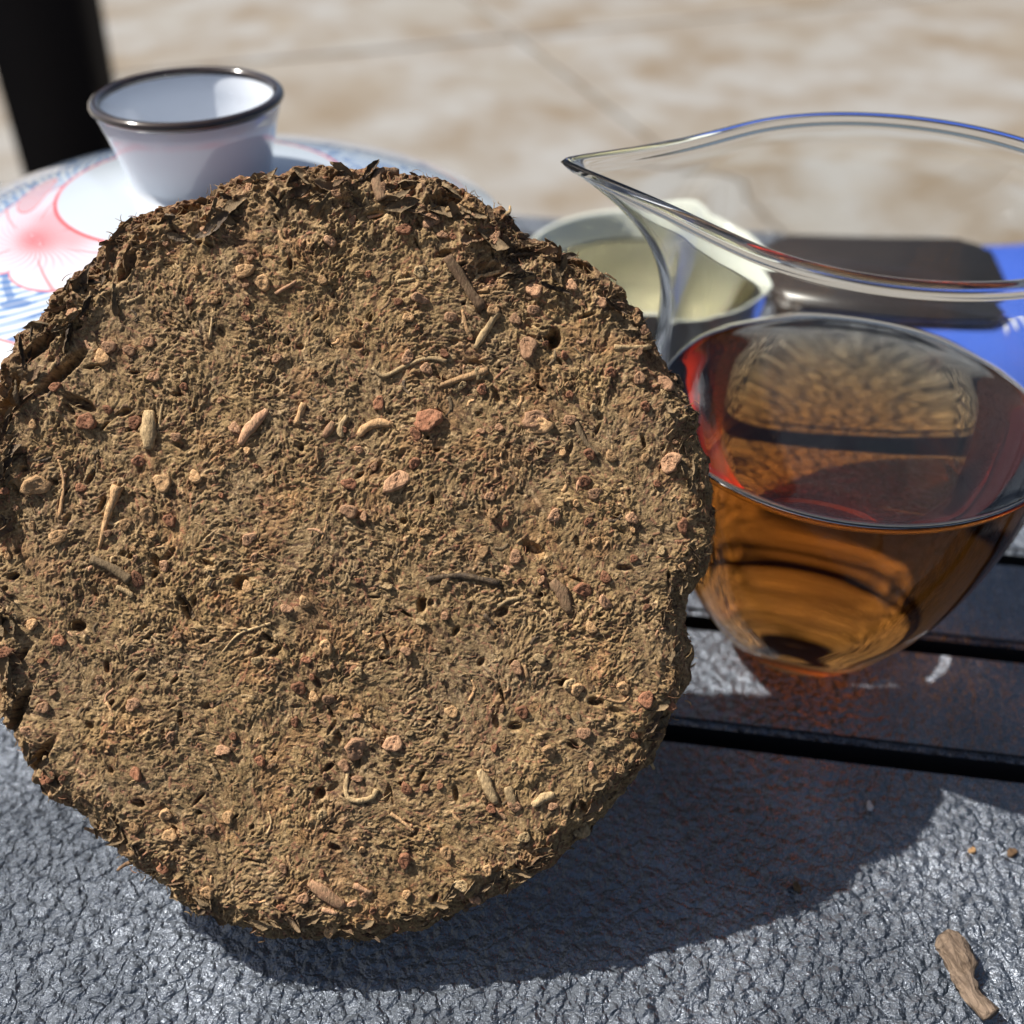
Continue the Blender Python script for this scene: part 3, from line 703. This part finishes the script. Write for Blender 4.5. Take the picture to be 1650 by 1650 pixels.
# frizz: thousands of fine hairs and curls, more at the rim -> one part
rf = np.random.default_rng(303)
NF = 5200; K = 5
vs = []; fs = []; cs = []
for k in range(NF):
    a = rf.random()*2*np.pi
    if k < 1700: r_ = float(outr(a))+rf.normal(-.0016, .0009)
    else: r_ = float(outr(a))*math.sqrt(rf.random())
    x, y = r_*math.cos(a), r_*math.sin(a); z = zat(x, y)
    if float(outr(a))-r_ < .001: z = -.002-rf.random()*.004
    L = rf.uniform(.0008, .0026); th = rf.random()*6.283; el = rf.uniform(-.1, .45); cu = rf.normal(0, 1.6); wd = rf.uniform(.00004, .00011)
    b0 = len(vs); P = Vector((x, y, z)); c = PAL[rf.choice([0, 1, 3, 5, 6, 2])]*rf.uniform(.8, 1.15)
    for i in range(K):
        t = i/(K-1); d = Vector((math.cos(th)*math.cos(el), math.sin(th)*math.cos(el), math.sin(el)))
        s_ = Vector((-math.sin(th), math.cos(th), 0))*wd*(1-.6*t)
        vs += [tuple(P-s_), tuple(P+s_), tuple(P+Vector((0, 0, wd*1.2)))]; cs += [c]*3
        P = P+d*L/K; th += cu/K; el -= .25
    for i in range(K-1):
        q = b0+i*3
        fs += [(q, q+1, q+4, q+3), (q+1, q+2, q+5, q+4), (q+2, q, q+3, q+5)]
fz = obj('fibres', grid_mesh('fibres', np.array(vs), np.array(fs), np.array(cs)), TEA, cake); fz['kind'] = 'stuff'

# ------------------------------------------------------------------ crumbs on the table
pa, pb = on_z(1512, 1520), on_z(1572, 1622)
ln = (pb-pa).length; n = 14; path = []; rads = []
for i in range(n):
    t = i/(n-1); path.append((ln*1.25*t, .0006*math.sin(t*7), .0005*math.sin(t*5+1)+.0002)); rads.append(.0025*(.78+.25*math.sin(t*5+.6))*(0.6 if i in (0,) else 1))
tw_me = tube_mesh('stem_piece', path, rads, 14, .55, 4, .24)
stem = obj('stem_piece', tw_me, m_leaf('bark', (.33, .245, .18), (.07, .045, .03), .8, 1100, .0016, .15, (.22, 1, 1)))
stem.location = (pa.x, pa.y, .0019); stem.rotation_euler = (.15, -.03, math.atan2(pb.y-pa.y, pb.x-pa.x))
tag(stem, 'curled light brown piece of tea stem lying on the front charcoal plank', 'tea stem')
def crumb(px, py, r, m, label, cat='crumb', sy=1.0):
    me = disc_mesh(int(px)); p = on_z(px, py)
    for v in me.vertices: v.co.z = v.co.z*1.6+.5
    o = obj('crumb', me, m); o.location = (p.x, p.y, 0.0001); o.scale = (r, r*sy, r); tag(o, label, cat)
crumb(1401, 1300, .0006, m_plain('white_speck', (.7, .7, .72), .5), 'tiny white speck on the shadowed plank below the pitcher', 'speck', 1.5)
crumb(1630, 1376, .0008, MT['wood'], 'reddish brown tea crumb on the lit plank at the right edge', 'crumb')
crumb(1566, 1372, .0006, MT['tan'], 'tan tea crumb left of the reddish brown crumb on the plank', 'crumb')
crumb(1284, 1430, .0006, MT['olive'], 'small olive tea crumb on the plank between the cake and the stem piece', 'crumb', 1.6)

# ------------------------------------------------------------------ black post behind
px_, py_ = on_z(118, 300, FLOOR_Z).x, on_z(118, 300, FLOOR_Z).y
post = obj('post', box_mesh('post', -.058, .058, -.05, .05, 0, 1.1, .006), m_plain('black_paint', (.004, .004, .006), .8, (.006, .006, .009), 6, 0, .15))
post.location = (px_+.012, py_, FLOOR_Z)
for v in post.data.vertices:
    if v.co.x > 0: v.co.x *= 1+.9*v.co.z/1.1
tag(post, 'black square post standing on the stone floor behind the porcelain lid', 'post')

for o in list(bpy.data.objects):
    if o.type == 'MESH' and o.name.startswith('plank'):
        try: o.cycles.is_caustics_receiver = True
        except Exception as e: print(e)
